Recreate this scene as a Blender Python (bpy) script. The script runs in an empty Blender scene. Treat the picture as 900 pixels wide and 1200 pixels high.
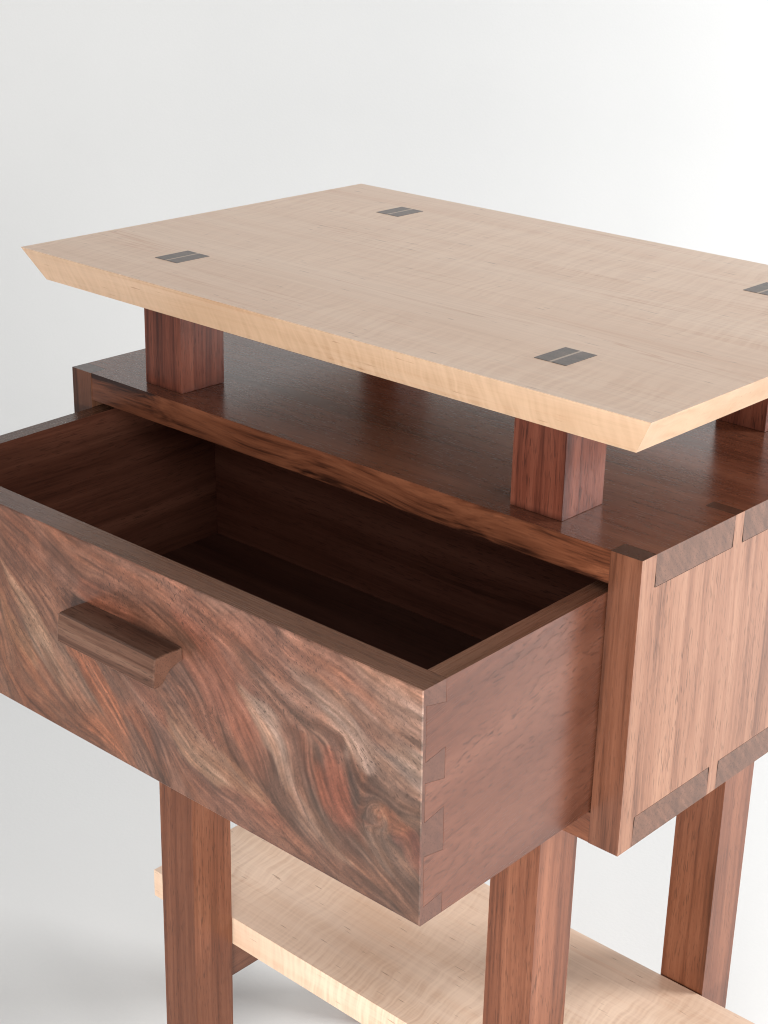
import bpy, bmesh, math, random
import numpy as np
from mathutils import Vector, Matrix

sc = bpy.context.scene
C = sc.collection
FLOOR = 0.605                     # the table frame has z = 0 at the case top; the floor lies this far below
W = 0.45                          # case width

# ------------------------------------------------------------------ camera
def cam_matrix(loc, yaw, pitch, roll):
    cy, sy, cp, sp = math.cos(yaw), math.sin(yaw), math.cos(pitch), math.sin(pitch)
    fwd = Vector((-sy * cp, cy * cp, sp)); right = Vector((cy, sy, 0)); up = right.cross(fwd)
    cr, sr = math.cos(roll), math.sin(roll)
    r2 = right * cr + up * sr; u2 = up * cr - right * sr
    m = Matrix((r2, u2, -fwd)).transposed().to_4x4(); m.translation = loc
    return m
cam = bpy.data.cameras.new('camera'); camo = bpy.data.objects.new('camera', cam); C.objects.link(camo)
cam.sensor_fit = 'VERTICAL'; cam.sensor_height = 36; cam.sensor_width = 27
cam.lens = 36 * 1981.05 / 1200
cam.clip_start = 0.02; cam.clip_end = 60
camo.matrix_world = cam_matrix(Vector((0.8655, -0.6534, 0.3293 + FLOOR)), 0.7321, -0.3814, 0.0233)
sc.camera = camo

# ------------------------------------------------------------------ world, lamps, exposure
wd = bpy.data.worlds.new('World'); sc.world = wd; wd.use_nodes = True
bg = wd.node_tree.nodes['Background']; bg.inputs[0].default_value = (0.985, 0.99, 1.0, 1); bg.inputs[1].default_value = 0.43
def area(name, loc, target, sx, sy, power, col):
    l = bpy.data.lights.new(name, 'AREA'); l.shape = 'RECTANGLE'; l.size = sx; l.size_y = sy; l.energy = power; l.color = col
    o = bpy.data.objects.new(name, l); C.objects.link(o); o.location = loc
    o.rotation_euler = (Vector(target) - Vector(loc)).to_track_quat('-Z', 'Y').to_euler()
    return o
area('key_softbox', (1.25, -1.42, 0.46), (0.25, 0.0, 0.45), 0.62, 0.55, 39, (1.0, 0.97, 0.93))
area('back_softbox', (1.65, 1.42, 0.98), (-0.60, 1.35, 0.60), 0.9, 1.0, 60, (1, 1, 1))
area('side_lamp', (1.95, -0.42, 0.98), (0.1, 0.05, 0.2), 0.30, 0.30, 5.5, (1.0, 0.98, 0.95))
sc.view_settings.view_transform = 'Standard'; sc.view_settings.look = 'None'
sc.view_settings.exposure = 0.0; sc.view_settings.gamma = 1.0
sc.view_settings.use_curve_mapping = False

# ------------------------------------------------------------------ node helpers
class NT:
    def __init__(s, name):
        s.m = bpy.data.materials.new(name); s.m.use_nodes = True
        s.t = s.m.node_tree; s.b = s.t.nodes['Principled BSDF']
    def n(s, typ, **k):
        x = s.t.nodes.new(typ)
        for a, v in k.items(): setattr(x, a, v)
        return x
    def l(s, a, b): s.t.links.new(a, b)
    def put(s, sock, v):
        if isinstance(v, bpy.types.NodeSocket): s.l(v, sock)
        else: sock.default_value = v
    def math(s, op, a, b=0.0, c=0.0, clamp=False):
        x = s.n('ShaderNodeMath', operation=op, use_clamp=clamp)
        s.put(x.inputs[0], a); s.put(x.inputs[1], b); s.put(x.inputs[2], c); return x.outputs[0]
    def vec(s, x, y, z):
        v = s.n('ShaderNodeCombineXYZ')
        for i, q in enumerate((x, y, z)): s.put(v.inputs[i], q)
        return v.outputs[0]
    def sep(s, v):
        x = s.n('ShaderNodeSeparateXYZ'); s.l(v, x.inputs[0]); return x.outputs
    def vmath(s, op, a, b):
        x = s.n('ShaderNodeVectorMath', operation=op); s.put(x.inputs[0], a); s.put(x.inputs[1], b); return x.outputs[0]
    def noise(s, v, detail=2.0, rough=0.5, dist=0.0, out='Fac'):
        x = s.n('ShaderNodeTexNoise'); s.l(v, x.inputs['Vector']); x.inputs['Scale'].default_value = 1
        x.inputs['Detail'].default_value = detail; x.inputs['Roughness'].default_value = rough; x.inputs['Distortion'].default_value = dist
        return x.outputs[out]
    def remap(s, v, a, b, c=0.0, d=1.0, smooth=False):
        x = s.n('ShaderNodeMapRange', clamp=True); x.interpolation_type = 'SMOOTHSTEP' if smooth else 'LINEAR'
        s.l(v, x.inputs[0])
        for i, q in enumerate((a, b, c, d)): s.put(x.inputs[i + 1], q)
        return x.outputs[0]
    def ramp(s, v, stops):
        x = s.n('ShaderNodeValToRGB'); e = x.color_ramp.elements
        while len(e) < len(stops): e.new(0.5)
        for i, (p, c) in enumerate(stops): e[i].position = p; e[i].color = (*c, 1)
        s.l(v, x.inputs[0]); return x.outputs[0]
    def mix(s, f, a, b, mode='MIX'):
        x = s.n('ShaderNodeMix', data_type='RGBA', blend_type=mode)
        s.put(x.inputs[0], f)
        for i, q in ((6, a), (7, b)):
            if isinstance(q, bpy.types.NodeSocket): s.l(q, x.inputs[i])
            else: x.inputs[i].default_value = (*q, 1)
        return x.outputs[2]
    def attr(s, name, typ='GEOMETRY'):
        x = s.n('ShaderNodeAttribute', attribute_name=name, attribute_type=typ); return x
    def bump(s, h, dist, strength=1.0):
        x = s.n('ShaderNodeBump'); x.inputs['Distance'].default_value = dist; x.inputs['Strength'].default_value = strength
        s.l(h, x.inputs['Height']); s.l(x.outputs[0], s.b.inputs['Normal'])
    def coords(s, axis, tilt=0.0):
        """object coordinates (m) turned so that the first one runs along the grain, shifted per object by its seed"""
        tc = s.n('ShaderNodeTexCoord')
        sd = s.attr('seed', 'OBJECT').outputs['Fac']
        off = s.vmath('MULTIPLY', s.vec(sd, sd, sd), (0.731, 0.417, 0.293))
        x, y, z = s.sep(s.vmath('ADD', tc.outputs['Object'], off))
        a, b, c = {'X': (x, y, z), 'Y': (y, z, x), 'Z': (z, x, y)}[axis]
        if tilt:
            a, b = (s.math('ADD', s.math('MULTIPLY', a, math.cos(tilt)), s.math('MULTIPLY', b, math.sin(tilt))),
                    s.math('SUBTRACT', s.math('MULTIPLY', b, math.cos(tilt)), s.math('MULTIPLY', a, math.sin(tilt))))
        return a, b, c
    def scale(s, g, k):
        return s.vec(*[s.math('MULTIPLY', q, f) for q, f in zip(g, k)])

def finish(t, col, rough, spec=0.5):
    t.l(col, t.b.inputs['Base Color']); t.put(t.b.inputs['Roughness'], rough)
    t.b.inputs['Specular IOR Level'].default_value = spec

# ------------------------------------------------------------------ timber
def walnut(name, axis, dark, mid, light, tilt=0.0, pore=0.6, band=70, rough=0.27, contrast=1.0, pore_len=110, mottled=0.0, poredark=0.36, bump=0.4, warp=0.014, along=1.6):
    t = NT(name); g = t.coords(axis, tilt)
    wv = t.noise(t.scale(g, (3.5, 11, 11)), 2, out='Color'); ws = t.sep(wv)
    b = t.math('ADD', g[1], t.math('MULTIPLY', t.math('SUBTRACT', ws[0], 0.5), warp))
    c = t.math('ADD', g[2], t.math('MULTIPLY', t.math('SUBTRACT', ws[1], 0.5), warp))
    h = (g[0], b, c)
    bands = t.noise(t.scale(h, (along, band, band)), 4, 0.6)
    wide = t.noise(t.scale(h, (0.9, band * 0.3, band * 0.3)), 2, 0.5)
    fine = t.noise(t.scale(h, (16, 620, 620)), 2, 0.6)
    cloud = t.noise(t.scale(g, (14, 30, 30)), 3, 0.55)
    v = t.math('ADD', t.math('MULTIPLY', bands, 0.46), t.math('MULTIPLY', wide, 0.24))
    v = t.math('ADD', v, t.math('MULTIPLY', fine, 0.18))
    v = t.math('ADD', v, t.math('MULTIPLY', cloud, 0.12))
    k = 0.135 / contrast
    v = t.remap(v, 0.5 - k, 0.5 + k)
    col = t.ramp(v, [(0.0, dark), (0.42, mid), (1.0, light)])
    tone = t.math('ADD', 0.80, t.math('MULTIPLY', t.math('FRACT', t.math('MULTIPLY', t.attr('seed', 'OBJECT').outputs['Fac'], 0.618)), 0.22))
    col = t.mix(1.0, col, t.vec(tone, tone, tone), 'MULTIPLY')
    pn = t.noise(t.scale((g[0], b, c), (pore_len, 1200, 1200)), 1.5, 0.5)
    pm = t.remap(pn, 0.57, 0.66)
    dens = t.remap(t.noise(t.scale(g, (9, 60, 60)), 1), 0.35, 0.65, 0.45, 1.0)
    pm = t.math('MULTIPLY', pm, dens)
    col = t.mix(t.math('MULTIPLY', pm, pore), col, tuple(q * poredark for q in mid))
    if mottled:
        mn = t.noise(t.scale(g, (130, 700, 700)), 2, 0.5, 0.5)
        col = t.mix(t.math('MULTIPLY', t.remap(mn, 0.5, 0.66), mottled), col, tuple(q * 0.5 for q in mid))
    finish(t, col, t.math('ADD', rough, t.math('MULTIPLY', t.math('ADD', pm, fine), 0.07)), 0.5 if rough < 0.23 else 0.38)
    t.bump(t.math('SUBTRACT', t.math('MULTIPLY', fine, 0.2), pm), 0.00008, bump)
    return t.m

def end_grain(name, base, dark, rough=0.34):
    t = NT(name); g = t.coords('X')
    rr = t.math('ADD', t.math('MULTIPLY', g[1], 0.75), t.math('MULTIPLY', g[2], 0.66))
    rings = t.noise(t.vec(t.math('MULTIPLY', rr, 330), t.math('MULTIPLY', g[1], 45), t.math('MULTIPLY', g[0], 90)), 3, 0.6, 0.3)
    dots = t.noise(t.scale(g, (1100, 1100, 1100)), 1)
    ray = t.noise(t.scale(g, (200, 260, 30)), 2)
    col = t.mix(t.remap(t.math('ADD', t.math('MULTIPLY', rings, 0.6), t.math('MULTIPLY', ray, 0.4)), 0.36, 0.64), dark, base)
    col = t.mix(t.math('MULTIPLY', t.remap(dots, 0.55, 0.68), 0.7), col, tuple(q * 0.6 for q in dark))
    finish(t, col, rough); return t.m

def maple(name, axis, base, warm, curl=0.5, rough=0.28, lines=0.35):
    t = NT(name); g = t.coords(axis)
    wv = t.noise(t.scale(g, (2.5, 8, 8)), 2, out='Color'); ws = t.sep(wv)
    b = t.math('ADD', g[1], t.math('MULTIPLY', t.math('SUBTRACT', ws[0], 0.5), 0.012))
    c = t.math('ADD', g[2], t.math('MULTIPLY', t.math('SUBTRACT', ws[1], 0.5), 0.012))
    h = (g[0], b, c)
    bands = t.noise(t.scale(h, (1.4, 55, 55)), 3, 0.55)
    fine = t.noise(t.scale(h, (14, 480, 480)), 2, 0.6)
    col = t.mix(t.remap(bands, 0.3, 0.7), base, warm)
    # growth lines: thin, pinkish, following the bands
    line = t.math('ABSOLUTE', t.math('SUBTRACT', t.math('FRACT', t.math('MULTIPLY', bands, 9.0)), 0.5))
    line = t.math('MULTIPLY', t.remap(line, 0.36, 0.5), t.remap(t.noise(t.scale(h, (7, 40, 40)), 2), 0.45, 0.7))
    col = t.mix(t.math('MULTIPLY', line, lines), col, (base[0] * 0.80, base[1] * 0.62, base[2] * 0.50))
    col = t.mix(t.math('MULTIPLY', t.remap(fine, 0.35, 0.7), 0.26), col, tuple(q * 0.74 for q in warm))
    # curl across the grain
    wob = t.math('MULTIPLY', t.noise(t.scale(g, (20, 30, 30)), 2), 0.014)
    cv = t.noise(t.scale((t.math('ADD', t.math('ADD', g[0], wob), t.math('MULTIPLY', g[1], 0.15)), g[1], g[2]), (300, 16, 30)), 1.5, 0.5)
    cm = t.remap(t.noise(t.scale(g, (5, 9, 9)), 1), 0.38, 0.62)
    cf = t.math('MULTIPLY', t.math('MULTIPLY', t.remap(cv, 0.36, 0.64), cm), curl)
    col = t.mix(cf, col, tuple(min(0.95, q * 1.17) for q in base))
    # brown flecks, short dashes along the grain
    fl = t.noise(t.scale(h, (60, 520, 520)), 1)
    fk = t.math('MULTIPLY', t.remap(fl, 0.715, 0.79), 0.5)
    col = t.mix(fk, col, (0.22, 0.085, 0.035))
    finish(t, col, t.math('ADD', rough, t.math('MULTIPLY', fine, 0.08)), 0.42)
    t.bump(t.math('ADD', t.math('MULTIPLY', cv, 1.0), t.math('MULTIPLY', fine, 0.3)), 0.00006, 0.5)
    return t.m

def crotch_front(name):
    """figured face of the drawer: the mesh carries the figure, the nodes add pores, grain and sheen"""
    t = NT(name); col = t.attr('figure').outputs['Color']; rel = t.attr('relief').outputs['Fac']
    tc = t.n('ShaderNodeTexCoord'); x, y, z = t.sep(tc.outputs['Object'])
    p = t.math('ADD', t.math('MULTIPLY', z, 0.75), t.math('MULTIPLY', x, 0.66)); q = t.math('SUBTRACT', t.math('MULTIPLY', x, 0.75), t.math('MULTIPLY', z, 0.66))
    wn = t.sep(t.noise(t.vec(t.math('MULTIPLY', x, 24), 0.0, t.math('MULTIPLY', z, 24)), 2, out='Color'))
    p = t.math('ADD', p, t.math('MULTIPLY', wn[0], 0.02))
    pn = t.noise(t.vec(t.math('MULTIPLY', p, 1500), t.math('MULTIPLY', q, 300), 5.0), 1.5)
    pm = t.math('MULTIPLY', t.remap(pn, 0.58, 0.67), t.remap(wn[1], 0.4, 0.62, 0.15, 0.8))
    col = t.mix(pm, col, (0.040, 0.020, 0.014))
    finish(t, col, t.math('ADD', 0.30, t.math('MULTIPLY', t.remap(rel, -2.0, 2.0), 0.12)))
    t.bump(t.math('SUBTRACT', t.math('MULTIPLY', rel, 0.10), pm), 0.00008, 0.4)
    return t.m

M = {}
WD, WM, WL = (0.060, 0.023, 0.014), (0.165, 0.066, 0.040), (0.275, 0.128, 0.082)
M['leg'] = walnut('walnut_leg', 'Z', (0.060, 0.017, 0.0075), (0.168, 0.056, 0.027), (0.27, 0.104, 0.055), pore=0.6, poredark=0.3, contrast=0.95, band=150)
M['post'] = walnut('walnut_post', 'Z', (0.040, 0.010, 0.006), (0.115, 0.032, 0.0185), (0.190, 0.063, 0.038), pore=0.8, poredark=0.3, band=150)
M['side'] = walnut('walnut_case_side', 'Z', (0.125, 0.048, 0.025), (0.245, 0.110, 0.063), (0.345, 0.178, 0.110), pore=0.65, poredark=0.3, band=150, contrast=1.15)
M['top'] = walnut('walnut_case_top', 'X', (0.058, 0.019, 0.010), (0.150, 0.052, 0.029), (0.235, 0.092, 0.054), pore=0.85, band=70, rough=0.19, bump=0.10)
M['edge_x'] = walnut('walnut_case_edge', 'X', (0.022, 0.007, 0.004), (0.125, 0.040, 0.019), (0.20, 0.070, 0.034), pore=0.4, band=85, contrast=1.9, warp=0.05, along=5)
M['edge_z'] = walnut('walnut_side_edge', 'Z', (0.045, 0.015, 0.008), (0.130, 0.048, 0.026), (0.21, 0.085, 0.048), pore=0.5, band=170, contrast=1.1)
M['drawer_side'] = walnut('walnut_drawer_side', 'Y', (0.066, 0.021, 0.011), (0.132, 0.046, 0.026), (0.190, 0.075, 0.046), tilt=0.16, pore=0.85, poredark=0.3, band=60, mottled=0.28, pore_len=170, contrast=0.9, rough=0.22, warp=0.03)
M['drawer_in'] = walnut('walnut_drawer_inside', 'Y', (0.065, 0.022, 0.014), (0.175, 0.062, 0.038), (0.285, 0.112, 0.070), pore=0.7, band=110, rough=0.32)
M['drawer_rim'] = walnut('walnut_drawer_rim', 'X', (0.055, 0.023, 0.014), (0.130, 0.058, 0.036), (0.21, 0.102, 0.066), pore=0.5, band=70, rough=0.24)
M['drawer_rim_y'] = walnut('walnut_drawer_rim_side', 'Y', (0.055, 0.022, 0.013), (0.145, 0.064, 0.038), (0.25, 0.122, 0.078), pore=0.5, band=120, rough=0.24)
M['drawer_back'] = walnut('walnut_drawer_back', 'X', (0.095, 0.032, 0.020), (0.245, 0.088, 0.055), (0.38, 0.152, 0.098), pore=0.6, band=80, rough=0.32)
M['drawer_floor'] = walnut('walnut_drawer_floor', 'X', (0.050, 0.019, 0.013), (0.125, 0.050, 0.034), (0.22, 0.093, 0.062), pore=0.5, band=60, rough=0.34)
M['handle'] = walnut('walnut_handle', 'X', (0.038, 0.015, 0.009), (0.105, 0.048, 0.030), (0.215, 0.118, 0.080), contrast=1.1, pore=0.8, band=120, pore_len=110)
M['endgrain'] = end_grain('walnut_end_grain', (0.165, 0.074, 0.044), (0.085, 0.036, 0.020), 0.40)
M['pin_top'] = end_grain('walnut_pin_top', (0.105, 0.046, 0.030), (0.060, 0.025, 0.016), 0.22)
M['pin'] = end_grain('walnut_pin_end_grain', (0.135, 0.058, 0.038), (0.092, 0.038, 0.025))
M['handle_end'] = end_grain('walnut_handle_end', (0.150, 0.072, 0.048), (0.115, 0.053, 0.034))
M['tenon'] = end_grain('walnut_tenon_end_grain', (0.130, 0.086, 0.064), (0.068, 0.045, 0.034))
M['front'] = crotch_front('figured_walnut_front')
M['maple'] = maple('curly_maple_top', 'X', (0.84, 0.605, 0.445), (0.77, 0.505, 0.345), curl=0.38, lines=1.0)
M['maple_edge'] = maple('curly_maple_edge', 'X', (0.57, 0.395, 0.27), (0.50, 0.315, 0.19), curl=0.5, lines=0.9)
M['maple_shelf'] = maple('curly_maple_shelf', 'X', (0.84, 0.625, 0.475), (0.74, 0.50, 0.345), curl=0.7, lines=0.6)
M['wedge'] = maple('maple_wedge', 'Y', (0.48, 0.36, 0.27), (0.42, 0.30, 0.21), curl=0.1)

def paper(name):
    t = NT(name); tc = t.n('ShaderNodeTexCoord')
    n = t.noise(t.vmath('MULTIPLY', tc.outputs['Object'], (3, 3, 3)), 4, 0.6)
    f = t.noise(t.vmath('MULTIPLY', tc.outputs['Object'], (260, 260, 260)), 2, 0.6)
    col = t.mix(t.math('ADD', t.math('MULTIPLY', n, 0.7), t.math('MULTIPLY', f, 0.3)), (0.715, 0.718, 0.712), (0.77, 0.77, 0.764))
    finish(t, col, 0.75, 0.25); t.bump(f, 0.0004, 0.3); return t.m
M['paper'] = paper('white_backdrop_paper')

# ------------------------------------------------------------------ the backdrop: a seamless sweep behind the table
def build_backdrop():
    d = Vector((-0.668, 0.744, 0)); r = Vector((0.744, 0.668, 0)); o = Vector((0.22, 0.13, 0))
    prof = [(-3.0, 0.0), (-1.0, 0.0), (0.0, 0.0), (0.7, 0.0)]
    R, y0 = 1.1, 1.1
    for i in range(25):
        a = math.pi / 2 * i / 24; prof.append((y0 + R * math.sin(a), R - R * math.cos(a)))
    prof += [(y0 + R, 2.0), (y0 + R, 3.4)]
    xs = [-3.2 + 6.4 * i / 16 for i in range(17)]
    vs = [tuple(o + d * a + r * x + Vector((0, 0, z))) for a, z in prof for x in xs]
    n = len(xs); fs = [(j * n + i, j * n + i + 1, (j + 1) * n + i + 1, (j + 1) * n + i) for j in range(len(prof) - 1) for i in range(n - 1)]
    me = bpy.data.meshes.new('backdrop'); me.from_pydata(vs, [], fs); me.update()
    for p in me.polygons: p.use_smooth = True
    ob = bpy.data.objects.new('backdrop', me); C.objects.link(ob); me.materials.append(M['paper']); ob['kind'] = 'structure'
build_backdrop()

# ------------------------------------------------------------------ table helpers
root = bpy.data.objects.new('side_table', None); C.objects.link(root)
BASE = Vector((W / 2, 0.1325, 0)); root.location = BASE
root['label'] = 'walnut side table with floating maple top, pulled-out figured drawer and lower maple shelf'
root['category'] = 'table'
_seed = [0]
def link(name, me, mats, parent, origin, seed=None, label=None):
    """me's vertices are in table coordinates (z = 0 on the case top); origin is the part's own origin in those"""
    o = bpy.data.objects.new(name, me); C.objects.link(o)
    me.transform(Matrix.Translation(-Vector(origin)))
    for m in mats: me.materials.append(M[m])
    place(o, parent, origin)
    _seed[0] += 1; o['seed'] = float(seed if seed is not None else _seed[0])
    if label: o['label'] = label
    return o
def place(o, parent, origin):
    o.parent = parent
    off = Vector(origin) + Vector((0, 0, FLOOR))
    par = Vector((0, 0, 0)); p = parent
    if p is root: par = BASE
    else: par = Vector(p['_o']) + Vector((0, 0, FLOOR))
    o.location = off - par
    o['_o'] = tuple(origin)
def mesh_from(bm, name, bevel=0.0006, seg=2, sel=None):
    if bevel:
        es = [e for e in bm.edges if len(e.link_faces) == 2 and e.calc_face_angle(0) > 0.35]
        if sel: es = [e for e in es if sel(e)]
        bmesh.ops.bevel(bm, geom=es, offset=bevel, segments=seg, profile=0.5, affect='EDGES', clamp_overlap=True)
    bmesh.ops.recalc_face_normals(bm, faces=bm.faces)
    me = bpy.data.meshes.new(name); bm.to_mesh(me); bm.free(); return me
def add_box(bm, x0, x1, y0, y1, z0, z1, pick=None):
    v = [bm.verts.new((x, y, z)) for z in (z0, z1) for y in (y0, y1) for x in (x0, x1)]
    out = {}
    for k, f in (('-z', (0, 2, 3, 1)), ('+z', (4, 5, 7, 6)), ('-y', (0, 1, 5, 4)), ('+y', (2, 6, 7, 3)), ('-x', (0, 4, 6, 2)), ('+x', (1, 3, 7, 5))):
        fc = bm.faces.new([v[i] for i in f]); out[k] = fc
        if pick: fc.material_index = pick.get(k, 0)
    return out
def add_prism(bm, pts, axis, a0, a1, side=0, caps=(0, 0)):
    """polygon pts (p, q) extruded along axis: X uses (y, z), Z uses (x, y)"""
    def P(p, q, a): return (a, p, q) if axis == 'X' else (p, q, a)
    lo = [bm.verts.new(P(p, q, a0)) for p, q in pts]; hi = [bm.verts.new(P(p, q, a1)) for p, q in pts]
    f0 = bm.faces.new(lo); f1 = bm.faces.new(hi); f0.material_index, f1.material_index = caps
    n = len(pts); fs = []
    for i in range(n):
        f = bm.faces.new((lo[i], lo[(i + 1) % n], hi[(i + 1) % n], hi[i])); f.material_index = side; fs.append(f)
    return f0, f1, fs
def mat_by_normal(me, fn):
    for p in me.polygons: p.material_index = fn(p.normal, p.center)

# dimensions, all measured off the photograph
T = 0.019                      # case sides
BT = 0.0182                    # case top and bottom
H = 0.1704                     # case height
YB = 0.265                     # case depth
PX0, PX1 = 0.0594, 0.0935      # posts and legs, left pair (the right pair mirrored)
PY0, PY1 = 0.0131, 0.0490
QY0, QY1 = 0.2160, 0.2519
ZT, HS = 0.0818, 0.0210        # tabletop
GAP = 0.0002

# ------------------------------------------------------------------ case
pins = []                      # front-to-back extents of the pins of the case sides
y = 0.0
PW, HALF, N = 0.0090, 0.0128, 3
tail = (YB - 2 * HALF - (N - 1) * PW) / N
tails = []; yy = HALF
for i in range(N):
    tails.append((yy, yy + tail)); yy += tail + PW
FL = 0.0011                    # dovetail flare
def case_side(x0, x1):
    top, bot = 0.0, -H
    pts = [(0, bot + 0)]
    # up the front edge, across the top with notches for the tails, down the back, across the bottom
    pts = [(0, bot), (0, top)]
    for a, b in tails: pts += [(a - GAP, top), (a + FL - GAP, top - BT - GAP), (b - FL + GAP, top - BT - GAP), (b + GAP, top)]
    pts += [(YB, top), (YB, bot)]
    for a, b in reversed(tails): pts += [(b + GAP, bot), (b - FL + GAP, bot + BT + GAP), (a + FL - GAP, bot + BT + GAP), (a - GAP, bot)]
    bm = bmesh.new(); add_prism(bm, pts, 'X', x0, x1, side=1)
    me = mesh_from(bm, 'side_panel', 0.0007)
    def pick(n, c):
        if abs(n.z) > 0.8: return 2
        if n.y < -0.8 and c.y < 0.002: return 1
        return 0
    mat_by_normal(me, pick); return me
def case_board(z0, z1):
    pts = [(T, 0.0002)]
    pts = []
    def run(xin, xout, seq, flip):
        q = []
        for a, b in seq:
            if not flip: q += [(xin, a), (xout, a), (xout, b), (xin, b)]
            else: q += [(xin, b), (xout, b), (xout, a), (xin, a)]
        return q
    pts = [(T + GAP, 0.0004), (W - T - GAP, 0.0004)] + run(W - T - GAP, W, tails, False) + [(W - T - GAP, YB), (T + GAP, YB)] + run(T + GAP, 0, list(reversed(tails)), True)
    bm = bmesh.new(); add_prism(bm, pts, 'Z', z0, z1, side=1)
    me = mesh_from(bm, 'case_board', 0.0005)
    def pick(n, c):
        if abs(n.x) > 0.8: return 2
        if abs(n.y) > 0.8 and c.y < 0.002: return 1
        return 0
    mat_by_normal(me, pick); return me
link('side_panel', case_side(W - T, W), ['side', 'edge_z', 'pin_top'], root, (W - T / 2, YB / 2, -H / 2), 1.5)
link('side_panel', case_side(0, T), ['side', 'edge_z', 'pin_top'], root, (T / 2, YB / 2, -H / 2), 5.2)
link('top_panel', case_board(-BT, 0), ['top', 'edge_x', 'endgrain'], root, (W / 2, YB / 2, -BT / 2), 3.1)
link('bottom_panel', case_board(-H, -H + BT), ['top', 'edge_x', 'endgrain'], root, (W / 2, YB / 2, -H + BT / 2), 4.4)
bm = bmesh.new(); add_box(bm, T + 0.0003, W - T - 0.0003, YB - 0.012, YB - 0.003, -H + BT + 0.0003, -BT - 0.0003)
link('back_panel', mesh_from(bm, 'back_panel'), ['drawer_back'], root, (W / 2, YB - 0.0075, -H / 2))

# ------------------------------------------------------------------ tabletop
XA, XB, YA, YE = -0.0125, 0.4650, -0.0262, 0.2888
def tabletop():
    cl, cr, cf = 0.0100, 0.0142, 0.0112
    z1, z0 = ZT, ZT - HS
    bm = bmesh.new()
    lo = [bm.verts.new(p) for p in ((XA + cl, YA + cf, z0), (XB - cr, YA + cf, z0), (XB - cr, YE - cf, z0), (XA + cl, YE - cf, z0))]
    hi = [bm.verts.new(p) for p in ((XA, YA, z1), (XB, YA, z1), (XB, YE, z1), (XA, YE, z1))]
    bm.faces.new(lo); bm.faces.new(hi)
    for i in range(4): bm.faces.new((lo[i], lo[(i + 1) % 4], hi[(i + 1) % 4], hi[i]))
    me = mesh_from(bm, 'tabletop', 0.0010, 3)
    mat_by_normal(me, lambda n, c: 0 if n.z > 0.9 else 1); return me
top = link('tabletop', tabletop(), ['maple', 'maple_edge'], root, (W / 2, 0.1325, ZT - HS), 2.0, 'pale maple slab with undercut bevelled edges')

# ------------------------------------------------------------------ posts between case and top, with their wedged tenons
def post_mesh(x0, x1, y0, y1, z0, z1, bev):
    bm = bmesh.new(); add_box(bm, x0, x1, y0, y1, z0, z1); return mesh_from(bm, 'post', bev, 2)
PZ0, PZ1 = 0.0002, ZT - HS - 0.0002
cx0 = (PX0 + PX1) / 2
post_me = post_mesh(PX0, PX1, PY0, PY1, PZ0, PZ1, 0.0013)
tw, td = 0.0204, 0.0270
def half_tenon(s):
    cx, cyy = cx0, (PY0 + PY1) / 2
    bm = bmesh.new()
    x0, x1 = (cx - tw / 2, cx - 0.0009) if s < 0 else (cx + 0.0009, cx + tw / 2)
    add_box(bm, x0, x1, cyy - td / 2, cyy + td / 2, ZT - 0.012, ZT + 0.00018)
    return mesh_from(bm, 'tenon_end', 0.00012, 1)
bm = bmesh.new(); add_box(bm, cx0 - 0.0009, cx0 + 0.0009, (PY0 + PY1) / 2 - td / 2, (PY0 + PY1) / 2 + td / 2, ZT - 0.012, ZT + 0.00014)
wedge_me = mesh_from(bm, 'wedge', 0)
first = None
for k, (px, py, sd) in enumerate(((PX0, PY0, 11.3), (W - PX1, PY0, 12.9), (PX0, QY0, 13.7), (W - PX1, QY0, 14.1))):
    shift = Vector((px - PX0, py - PY0, 0))
    o0 = Vector((cx0, (PY0 + PY1) / 2, 0))
    if k == 0:
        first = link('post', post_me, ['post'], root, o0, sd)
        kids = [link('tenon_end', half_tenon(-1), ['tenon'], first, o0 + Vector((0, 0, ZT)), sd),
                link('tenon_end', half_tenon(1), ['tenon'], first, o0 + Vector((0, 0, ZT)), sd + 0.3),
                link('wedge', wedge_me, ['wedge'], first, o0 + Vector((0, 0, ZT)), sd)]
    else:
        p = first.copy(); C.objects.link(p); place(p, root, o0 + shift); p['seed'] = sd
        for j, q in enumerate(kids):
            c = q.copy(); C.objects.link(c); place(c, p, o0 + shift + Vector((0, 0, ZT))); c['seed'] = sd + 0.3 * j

# ------------------------------------------------------------------ legs, stretchers, shelf
LZ = -H - 0.0002
leg_me = post_mesh(PX0, PX1, PY0, PY1, -FLOOR, LZ, 0.0014)
o0 = Vector((cx0, (PY0 + PY1) / 2, -FLOOR)); leg = None
for k, (px, py, sd) in enumerate(((PX0, PY0, 21.4), (W - PX1, PY0, 22.6), (PX0, QY0, 23.5), (W - PX1, QY0, 24.9))):
    shift = Vector((px - PX0, py - PY0, 0))
    if k == 0: leg = link('leg', leg_me, ['leg'], root, o0, sd)
    else:
        q = leg.copy(); C.objects.link(q); place(q, root, o0 + shift); q['seed'] = sd
SZ, SH = -0.4115, 0.0230
ST0, ST1 = SZ - SH - 0.034, SZ - SH - 0.0002
M['stretcher'] = walnut('walnut_stretcher', 'Y', (0.075, 0.026, 0.014), (0.185, 0.072, 0.040), (0.27, 0.118, 0.07), pore=0.45, band=90)
bm = bmesh.new(); add_box(bm, PX0 + 0.007, PX1 - 0.007, PY1 + 0.0002, QY0 - 0.0002, ST0, ST1)
st_me = mesh_from(bm, 'stretcher', 0.0008)
s1 = link('stretcher', st_me, ['stretcher'], root, (cx0, (PY1 + QY0) / 2, ST0), 31.0)
s2 = s1.copy(); C.objects.link(s2); place(s2, root, (W - cx0, (PY1 + QY0) / 2, ST0)); s2['seed'] = 32.0
SX0, SX1, SY0, SY1 = 0.0041, W - 0.0041, 0.0508, 0.2142
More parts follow.
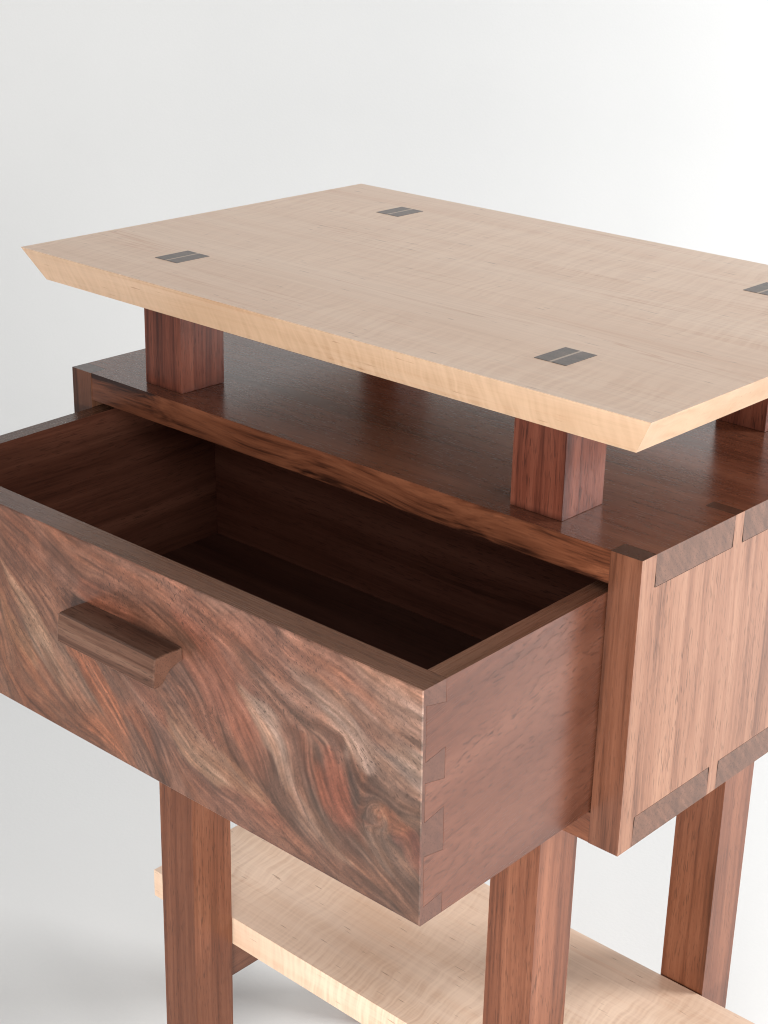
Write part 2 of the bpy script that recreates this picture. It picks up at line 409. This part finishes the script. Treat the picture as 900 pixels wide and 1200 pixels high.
bm = bmesh.new(); add_box(bm, SX0, SX1, SY0, SY1, SZ - SH, SZ)
link('shelf', mesh_from(bm, 'shelf', 0.0012, 3), ['maple_shelf'], root, (W / 2, 0.1325, SZ - SH), 6.3, 'pale curly maple shelf resting between the legs')

# ------------------------------------------------------------------ drawer, pulled out and sagging a little
D0, D1, DD, FT, DS = T + 0.0009, W - T - 0.0009, 0.1369, 0.0162, 0.0118
DH, DB = 0.1280, 0.1090        # height, back end of the sides
TILT = 0.023
drawer = bpy.data.objects.new('drawer', None); C.objects.link(drawer); drawer.parent = root
drawer['label'] = 'open drawer with swirling figured walnut front'
drawer['_o'] = (W / 2, 0.0, -0.1513); drawer.location = Vector((W / 2, 0, FLOOR - 0.1513)) - BASE
drawer.rotation_euler = (TILT, 0, 0)
DO = Vector((W / 2, 0, -0.1513))
def dlink(name, me, mats, origin, seed=None, label=None):
    """drawer meshes use the drawer's own frame: x of the table, y = 0 at the case front, z = 0 at the drawer bottom"""
    me.transform(Matrix.Translation(DO - Vector((W / 2 * 0, 0, 0)) - Vector((W / 2, 0, 0))))
    return link(name, me, mats, drawer, Vector(origin) + DO - Vector((W / 2, 0, 0)), seed, label)
VEN = 0.0024
yf, yv, yj = -DD, -DD + VEN, -DD + FT
pinz = [(-0.0001, 0.0098, 0.0115), (0.0380, 0.0580, 0.0022), (0.0783, 0.0896, 0.0024), (0.1193, DH + 0.0001, -0.0032)]
pinz = [((0.0, 0.0098), (0.0, 0.0117)), ((0.0385, 0.0572), (0.0360, 0.0600)), ((0.0785, 0.0895), (0.0755, 0.0920)), ((0.1192, DH), (0.1160, DH))]
# figured front: the run of the grain and the colour zones of the board, in the drawer's own x and z (m); dark samples just above the handle also paint in its shadow
FLOW = [[[0.2694,0.0907],[0.2861,0.0698],[0.2977,0.0469],[0.3168,0.0273],[0.3384,0.0189],[0.3688,0.0072],[0.4048,-0.0009]],[[0.292,0.0873],[0.3112,0.0755],[0.3297,0.0522],[0.335,0.0273],[0.3502,0.0144],[0.3802,0.0048],[0.4135,-0.0004]],[[0.3068,0.0871],[0.3281,0.0782],[0.3442,0.0658],[0.3486,0.0505],[0.3564,0.0327],[0.3735,0.0191],[0.3959,0.0122],[0.422,0.0057]],[[0.3512,0.0686],[0.3487,0.0563],[0.3599,0.0381],[0.3735,0.025],[0.3915,0.0178]],[[0.3648,0.0592],[0.3692,0.046],[0.3781,0.0347],[0.3915,0.0274]],[[0.3805,0.0786],[0.3827,0.0611],[0.3892,0.0472]],[[0.3245,0.1158],[0.3474,0.1058],[0.3697,0.0998],[0.3957,0.0884],[0.4208,0.0809],[0.4301,0.0777]],[[0.3477,0.124],[0.3743,0.1228],[0.4039,0.1163],[0.4295,0.1089]],[[0.3743,0.1263],[0.4293,0.1174]],[[0.3892,0.0858],[0.3957,0.0721],[0.4043,0.0648],[0.4232,0.0622]],[[0.2177,0.0438],[0.2333,0.0292],[0.2482,0.0062]],[[0.2534,0.0433],[0.2711,0.0301],[0.3042,0.0239],[0.331,0.0116],[0.3595,0.0048]],[[0.3915,0.0217],[0.4047,0.0126],[0.4199,0.0028]],[[0.4002,0.0408],[0.411,0.027],[0.4282,0.0164]],[[0.4254,0.0522],[0.4299,0.0359]],[[0.4043,0.063],[0.4128,0.0612],[0.4129,0.0539],[0.4044,0.0446],[0.3958,0.0445],[0.3947,0.0515],[0.4043,0.063]],[[0.4087,0.0428],[0.4171,0.0522],[0.4253,0.0595]],[[0.3426,0.0949],[0.3607,0.0909],[0.3784,0.0905]],[[0.1084,0.0989],[0.13,0.0856],[0.1511,0.0709],[0.1649,0.054],[0.1872,0.0341],[0.2133,0.0129]],[[0.106,0.081],[0.1227,0.0645],[0.1393,0.048],[0.1579,0.031],[0.1744,0.0165],[0.2061,0.0037]],[[0.1023,0.0544],[0.1218,0.0386],[0.1454,0.0215],[0.1737,0.0098],[0.1998,0.0059]],[[0.1168,0.1258],[0.1471,0.1138],[0.1681,0.1039],[0.191,0.0964],[0.2304,0.0978]],[[0.1934,0.0986],[0.2306,0.1008],[0.2578,0.0943],[0.2729,0.0896]],[[0.1806,0.1196],[0.2157,0.1161],[0.2471,0.1092],[0.2698,0.1027],[0.2898,0.09],[0.2946,0.0748]],[[0.2102,0.1229],[0.248,0.1222],[0.2782,0.1182],[0.2963,0.1119]],[[0.1719,0.0565],[0.188,0.0422],[0.2058,0.0256],[0.2192,0.0075]],[[0.2269,0.0521],[0.2425,0.043],[0.2576,0.0293]],[[0.2688,0.0853],[0.2816,0.0771],[0.292,0.0594]],[[0.0974,0.0184],[0.1254,0.0107],[0.1572,0.0033],[0.1951,0.0024]]]
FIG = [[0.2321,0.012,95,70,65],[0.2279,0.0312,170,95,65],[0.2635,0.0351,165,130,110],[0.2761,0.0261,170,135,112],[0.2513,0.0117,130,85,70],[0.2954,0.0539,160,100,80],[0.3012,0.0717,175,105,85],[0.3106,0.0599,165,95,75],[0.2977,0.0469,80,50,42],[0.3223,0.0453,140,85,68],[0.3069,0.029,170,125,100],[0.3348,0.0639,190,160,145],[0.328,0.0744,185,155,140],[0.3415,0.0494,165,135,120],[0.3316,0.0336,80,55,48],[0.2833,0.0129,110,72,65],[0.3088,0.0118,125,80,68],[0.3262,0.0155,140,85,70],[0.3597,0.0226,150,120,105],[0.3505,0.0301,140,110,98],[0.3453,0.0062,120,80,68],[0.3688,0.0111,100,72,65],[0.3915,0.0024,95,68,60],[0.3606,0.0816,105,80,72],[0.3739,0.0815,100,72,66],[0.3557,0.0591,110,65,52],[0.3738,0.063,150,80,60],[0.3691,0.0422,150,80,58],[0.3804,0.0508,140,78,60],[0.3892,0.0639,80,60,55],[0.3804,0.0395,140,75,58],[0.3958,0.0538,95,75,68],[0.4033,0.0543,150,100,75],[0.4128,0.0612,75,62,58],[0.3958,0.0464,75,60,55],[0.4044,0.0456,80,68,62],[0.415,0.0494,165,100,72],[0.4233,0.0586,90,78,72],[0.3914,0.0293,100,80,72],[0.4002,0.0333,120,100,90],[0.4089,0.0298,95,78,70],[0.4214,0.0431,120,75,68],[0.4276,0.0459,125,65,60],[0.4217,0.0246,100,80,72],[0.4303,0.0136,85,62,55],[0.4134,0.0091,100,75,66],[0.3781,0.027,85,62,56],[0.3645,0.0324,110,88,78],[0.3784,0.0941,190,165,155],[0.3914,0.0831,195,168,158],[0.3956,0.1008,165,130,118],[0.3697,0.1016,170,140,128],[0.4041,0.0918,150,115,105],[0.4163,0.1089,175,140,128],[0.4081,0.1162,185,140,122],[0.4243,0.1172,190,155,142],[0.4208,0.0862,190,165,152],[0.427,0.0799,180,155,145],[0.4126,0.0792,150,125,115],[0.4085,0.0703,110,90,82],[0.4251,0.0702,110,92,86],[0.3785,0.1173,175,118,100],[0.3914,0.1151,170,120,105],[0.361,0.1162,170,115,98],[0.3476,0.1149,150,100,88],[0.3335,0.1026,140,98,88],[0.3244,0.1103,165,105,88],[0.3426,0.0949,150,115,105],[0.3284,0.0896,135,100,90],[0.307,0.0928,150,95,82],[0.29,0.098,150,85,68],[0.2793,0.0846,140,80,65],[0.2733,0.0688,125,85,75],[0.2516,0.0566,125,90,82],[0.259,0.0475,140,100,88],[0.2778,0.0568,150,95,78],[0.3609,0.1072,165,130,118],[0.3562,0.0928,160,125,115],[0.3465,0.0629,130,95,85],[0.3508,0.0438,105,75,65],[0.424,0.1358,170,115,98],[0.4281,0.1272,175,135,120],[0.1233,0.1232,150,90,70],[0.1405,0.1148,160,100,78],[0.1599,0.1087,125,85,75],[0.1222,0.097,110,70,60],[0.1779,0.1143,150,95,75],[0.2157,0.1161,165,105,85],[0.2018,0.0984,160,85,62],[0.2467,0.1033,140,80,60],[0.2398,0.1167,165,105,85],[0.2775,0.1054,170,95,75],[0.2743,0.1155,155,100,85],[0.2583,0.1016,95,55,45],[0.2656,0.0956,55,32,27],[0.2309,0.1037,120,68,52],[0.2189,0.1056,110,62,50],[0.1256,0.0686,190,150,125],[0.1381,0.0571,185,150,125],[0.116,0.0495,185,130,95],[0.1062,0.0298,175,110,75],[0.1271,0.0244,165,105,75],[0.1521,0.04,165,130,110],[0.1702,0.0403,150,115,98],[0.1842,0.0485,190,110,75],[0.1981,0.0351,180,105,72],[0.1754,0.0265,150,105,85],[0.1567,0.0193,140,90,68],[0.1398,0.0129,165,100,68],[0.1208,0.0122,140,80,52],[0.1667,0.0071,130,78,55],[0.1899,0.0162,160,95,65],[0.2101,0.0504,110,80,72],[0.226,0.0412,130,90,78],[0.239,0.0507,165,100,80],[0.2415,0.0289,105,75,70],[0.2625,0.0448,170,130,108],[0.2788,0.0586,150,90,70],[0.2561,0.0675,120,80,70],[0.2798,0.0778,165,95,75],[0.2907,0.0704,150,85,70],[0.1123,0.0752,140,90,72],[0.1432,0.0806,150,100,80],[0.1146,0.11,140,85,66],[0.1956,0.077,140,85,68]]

FRONT_GAIN = 0.52
def figure_field():
    NX, NZ = 700, 218
    gx = np.linspace(D0, D1, NX); gz = np.linspace(0, DH, NZ); h = (D1 - D0) / (NX - 1)
    P, Tn = [], []
    def add(l):
        for (x0, z0), (x1, z1) in zip(l[:-1], l[1:]):
            n = max(2, int(math.hypot(x1 - x0, z1 - z0) / 0.003))
            L = math.hypot(x1 - x0, z1 - z0) + 1e-9
            for i in range(n):
                f = (i + 0.5) / n; P.append((x0 + (x1 - x0) * f, z0 + (z1 - z0) * f)); Tn.append(((x1 - x0) / L, (z1 - z0) / L))
    for l in FLOW: add(l)
    for k in range(6): add([(0.0 + 0.02 * k, 0.14 - 0.01 * k), (0.05 + 0.012 * k, 0.07 - 0.012 * k), (0.10 + 0.01 * k, 0.0 - 0.012 * k)])
    P = np.array(P); Tn = np.array(Tn)
    cx, cz = np.meshgrid(np.linspace(D0, D1, 120), np.linspace(0, DH, 38))
    d2 = (cx[..., None] - P[:, 0]) ** 2 + (cz[..., None] - P[:, 1]) ** 2
    w = np.exp(-d2 / (2 * 0.006 ** 2)) + 2e-7 / (d2 + 1e-5)
    u = (w * Tn[:, 0]).sum(-1); v = (w * Tn[:, 1]).sum(-1); q = np.sqrt(u * u + v * v) + 1e-9; u /= q; v /= q
    def samp(A, fx, fz):
        fx = np.clip(fx, 0, A.shape[1] - 1.001); fz = np.clip(fz, 0, A.shape[0] - 1.001)
        i = fx.astype(np.int32); j = fz.astype(np.int32); a = fx - i; b = fz - j
        return (A[j, i] * (1 - a) + A[j, i + 1] * a) * (1 - b) + (A[j + 1, i] * (1 - a) + A[j + 1, i + 1] * a) * b
    IX, IZ = np.meshgrid(np.arange(NX, dtype=float), np.arange(NZ, dtype=float))
    U = samp(u, IX * 119 / (NX - 1), IZ * 37 / (NZ - 1)); V = samp(v, IX * 119 / (NX - 1), IZ * 37 / (NZ - 1))
    rng = np.random.RandomState(5)
    def noise(cell):
        n = rng.randn(int(NZ / cell) + 4, int(NX / cell) + 4)
        return samp(n, IX / cell + 1, IZ / cell + 1)
    # wander of the grain, so that streaks waver
    ang = noise(30) * 0.07 + noise(10) * 0.05
    U, V = U * np.cos(ang) - V * np.sin(ang), U * np.sin(ang) + V * np.cos(ang)
    srcs = [noise(8), noise(2.2), noise(1.1), noise(6), noise(4.5)]; lens = [40, 30, 14, 36, 44]
    acc = [x.copy() for x in srcs]
    for sg in (1, -1):
        px, pz = IX.copy(), IZ.copy()
        for k in range(max(lens)):
            px += sg * samp(U, px, pz); pz += sg * samp(V, px, pz)
            for i in range(5):
                if k < lens[i]: acc[i] += samp(srcs[i], px, pz)
    acc = [(x - x.mean()) / x.std() for x in acc]
    # colour zones, drawn out along the grain
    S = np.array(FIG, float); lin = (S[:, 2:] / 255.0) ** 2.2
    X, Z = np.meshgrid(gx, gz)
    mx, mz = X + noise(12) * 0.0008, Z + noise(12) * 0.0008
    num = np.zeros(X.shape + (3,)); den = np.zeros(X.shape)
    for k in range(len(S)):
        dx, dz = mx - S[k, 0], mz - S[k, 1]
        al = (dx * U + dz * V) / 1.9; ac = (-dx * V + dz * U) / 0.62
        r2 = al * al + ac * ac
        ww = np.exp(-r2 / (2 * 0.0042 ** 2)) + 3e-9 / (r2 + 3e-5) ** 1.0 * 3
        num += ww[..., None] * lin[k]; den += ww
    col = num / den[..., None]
    left = np.clip((0.12 - X) / 0.03, 0, 1)[..., None]
    col = col * (1 - left) + left * np.array([0.30, 0.125, 0.075])
    mean = np.array([0.335, 0.154, 0.094]); mf = (0.56 + 0.24 * np.exp(-((X - 0.392) / 0.036) ** 2 - ((Z - 0.050) / 0.034) ** 2))[..., None]
    col = (mf * col + (1 - mf) * mean) * np.exp(0.09 * noise(18) + 0.06 * noise(7))[..., None]
    line = np.exp(-(acc[4] / 0.10) ** 2) * np.clip(0.5 + noise(20) * 0.5, 0, 1) * 0.40 + np.exp(-(acc[0] / 0.07) ** 2) * 0.20
    tone = -line + 0.09 * acc[0] + 0.12 * acc[1] + 0.14 * acc[2] + 0.08 * noise(1.0)
    col = col * np.exp(tone - 0.03)[..., None]
    hue = np.clip(acc[3], -2, 2) * 0.04
    lum = col.mean(-1, keepdims=True); col = lum + (col - lum) * 0.86
    col = col * np.stack((1 + hue * 0.6, 1 - hue * 0.4, 1 - hue * 1.2), -1)
    return gx, gz, np.clip(col * FRONT_GAIN * np.array([1.05, 0.985, 0.90]), 0.004, 0.8), acc[1] * 0.5 + acc[2], acc[3]
def drawer_front():
    gx, gz, fig, rel, hue = figure_field()
    xs, zs, e = gx, gz, 0.0005
    vs, fs, mi = [], [], []
    n, m = len(xs), len(zs)
    for j, z in enumerate(zs):
        for i, x in enumerate(xs):
            edge = i in (0, n - 1) or j in (0, m - 1)
            vs.append((x, yf + (e if edge else 0), z))
    for j in range(m - 1):
        for i in range(n - 1): fs.append((j * n + i, j * n + i + 1, (j + 1) * n + i + 1, (j + 1) * n + i)); mi.append(0)
    k = len(vs); vs += [(D0, yv, 0), (D1, yv, 0), (D1, yv, DH), (D0, yv, DH)]
    bl, br, tr, tl = 0, n - 1, m * n - 1, (m - 1) * n
    fs.append(tuple([bl, k, k + 1, br] + list(range(br - 1, bl, -1)))); mi.append(1)
    fs.append(tuple([br, k + 1, k + 2, tr] + [j * n + n - 1 for j in range(m - 2, 0, -1)])); mi.append(2)
    fs.append(tuple([tr, k + 2, k + 3, tl] + list(range(tl + 1, tr)))); mi.append(1)
    fs.append(tuple([tl, k + 3, k, bl] + [j * n for j in range(1, m - 1)])); mi.append(2)
    fs.append((k, k + 3, k + 2, k + 1)); mi.append(1)
    # core behind the face, and the pins that show on the drawer's sides
    def box(x0, x1, y0, y1, z0, z1):
        b = len(vs); vs.extend([(x, y, z) for z in (z0, z1) for y in (y0, y1) for x in (x0, x1)])
        for f in ((0, 2, 3, 1), (4, 5, 7, 6), (0, 1, 5, 4), (2, 6, 7, 3), (0, 4, 6, 2), (1, 3, 7, 5)): fs.append(tuple(b + q for q in f)); mi.append(1)
    box(D0 + DS, D1 - DS, yv, yj, 0, DH)
    for (a0, a1), (b0, b1) in pinz:
        for x0, x1 in ((D0, D0 + DS), (D1 - DS, D1)):
            b = len(vs)
            for x in (x0, x1): vs.extend([(x, yv, a0), (x, yj, b0), (x, yj, b1), (x, yv, a1)])
            for f, q in (((0, 1, 2, 3), 2), ((4, 7, 6, 5), 2), ((0, 4, 5, 1), 1), ((1, 5, 6, 2), 1), ((2, 6, 7, 3), 1), ((3, 7, 4, 0), 1)): fs.append(tuple(b + i for i in f)); mi.append(q)
    me = bpy.data.meshes.new('drawer_front'); me.from_pydata(vs, [], fs)
    for p, q in zip(me.polygons, mi): p.material_index = q
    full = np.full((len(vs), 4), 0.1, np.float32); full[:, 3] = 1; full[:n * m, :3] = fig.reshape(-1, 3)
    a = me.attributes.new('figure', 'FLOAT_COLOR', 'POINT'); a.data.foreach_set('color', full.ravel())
    rl = np.zeros(len(vs), np.float32); rl[:n * m] = rel.ravel()
    a = me.attributes.new('relief', 'FLOAT', 'POINT'); a.data.foreach_set('value', rl)
    me.update()
    return me
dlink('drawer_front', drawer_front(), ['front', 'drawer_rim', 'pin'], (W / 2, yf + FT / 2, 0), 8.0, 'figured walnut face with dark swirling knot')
def drawer_side(x0, x1, outer):
    pts = [(DB, 0), (DB, DH), (yj, DH)]
    rev = []
    g = GAP
    prev = None
    seq = list(reversed(pinz))
    # tails run forward to the face between the pins
    for i in range(len(seq) - 1):
        (a0, a1), (b0, b1) = seq[i]; (c0, c1), (d0, d1) = seq[i + 1]
        rev += [(yj + g, b0 - g), (yv + g, a0 - g), (yv + g, c1 + g), (yj + g, d1 + g)]
    pts = [(DB, 0), (DB, DH), (yj + g, DH)] + rev + [(yj + g, 0)]
    bm = bmesh.new(); add_prism(bm, pts, 'X', x0, x1)
    me = mesh_from(bm, 'drawer_side', 0.0005)
    def pick(n, c):
        if n.z > 0.8 and c.z > DH - 0.001: return 2
        if n.x * outer > 0.8: return 0
        return 1
    mat_by_normal(me, pick); return me
dlink('drawer_side', drawer_side(D1 - DS, D1, 1), ['drawer_side', 'drawer_in', 'drawer_rim_y'], (D1 - DS / 2, -0.01, 0), 9.1)
dlink('drawer_side', drawer_side(D0, D0 + DS, -1), ['drawer_side', 'drawer_in', 'drawer_rim_y'], (D0 + DS / 2, -0.01, 0), 9.8)
bm = bmesh.new(); add_box(bm, D0 + DS + 0.0001, D1 - DS - 0.0001, 0.0973, 0.1085, 0.0, DH)
dlink('drawer_back', mesh_from(bm, 'drawer_back', 0.0005), ['drawer_back'], (W / 2, 0.103, 0), 10.5)
bm = bmesh.new(); add_box(bm, D0 + DS + 0.0001, D1 - DS - 0.0001, yj + 0.0001, 0.0972, 0.0060, 0.0119)
dlink('drawer_bottom', mesh_from(bm, 'drawer_bottom', 0.0), ['drawer_floor'], (W / 2, 0, 0.006), 10.9)

# handle: shelf-like bar, rounded on top, faceted front, coved underneath
def handle():
    x0, x1 = 0.1858, 0.2654
    prof = [(0.0, 0.0913), (-0.006, 0.0918), (-0.012, 0.0919), (-0.0172, 0.0916), (-0.0186, 0.0911),
            (-0.0200, 0.0836), (-0.0206, 0.0753), (-0.0198, 0.0745), (-0.0160, 0.0746), (-0.0136, 0.0756), (-0.0119, 0.0775), (-0.0104, 0.0799), (-0.0080, 0.0818), (-0.0040, 0.0833), (0.0, 0.0843)]
    bm = bmesh.new()
    add_prism(bm, [(yf - 0.00005 + a, z) for a, z in prof], 'X', x0, x1)
    bmesh.ops.recalc_face_normals(bm, faces=bm.faces)
    ends = [e for e in bm.edges if any(abs(f.normal.x) > 0.9 for f in e.link_faces)]
    bmesh.ops.bevel(bm, geom=ends, offset=0.0007, segments=2, profile=0.5, affect='EDGES', clamp_overlap=True)
    bmesh.ops.recalc_face_normals(bm, faces=bm.faces)
    me = bpy.data.meshes.new('handle'); bm.to_mesh(me); bm.free()
    mat_by_normal(me, lambda n, c: 1 if abs(n.x) > 0.95 else 0); return me
dlink('handle', handle(), ['handle', 'handle_end'], (0.2256, yf, 0.083), 7.4)

for o in bpy.data.objects:
    if '_o' in o: del o['_o']
sc.cycles.max_bounces = 8; sc.cycles.use_denoising = True; sc.cycles.filter_width = 1.1
sc.cycles.denoising_input_passes = 'RGB_ALBEDO_NORMAL'; sc.cycles.denoising_prefilter = 'ACCURATE'
sc.cycles.use_adaptive_sampling = False
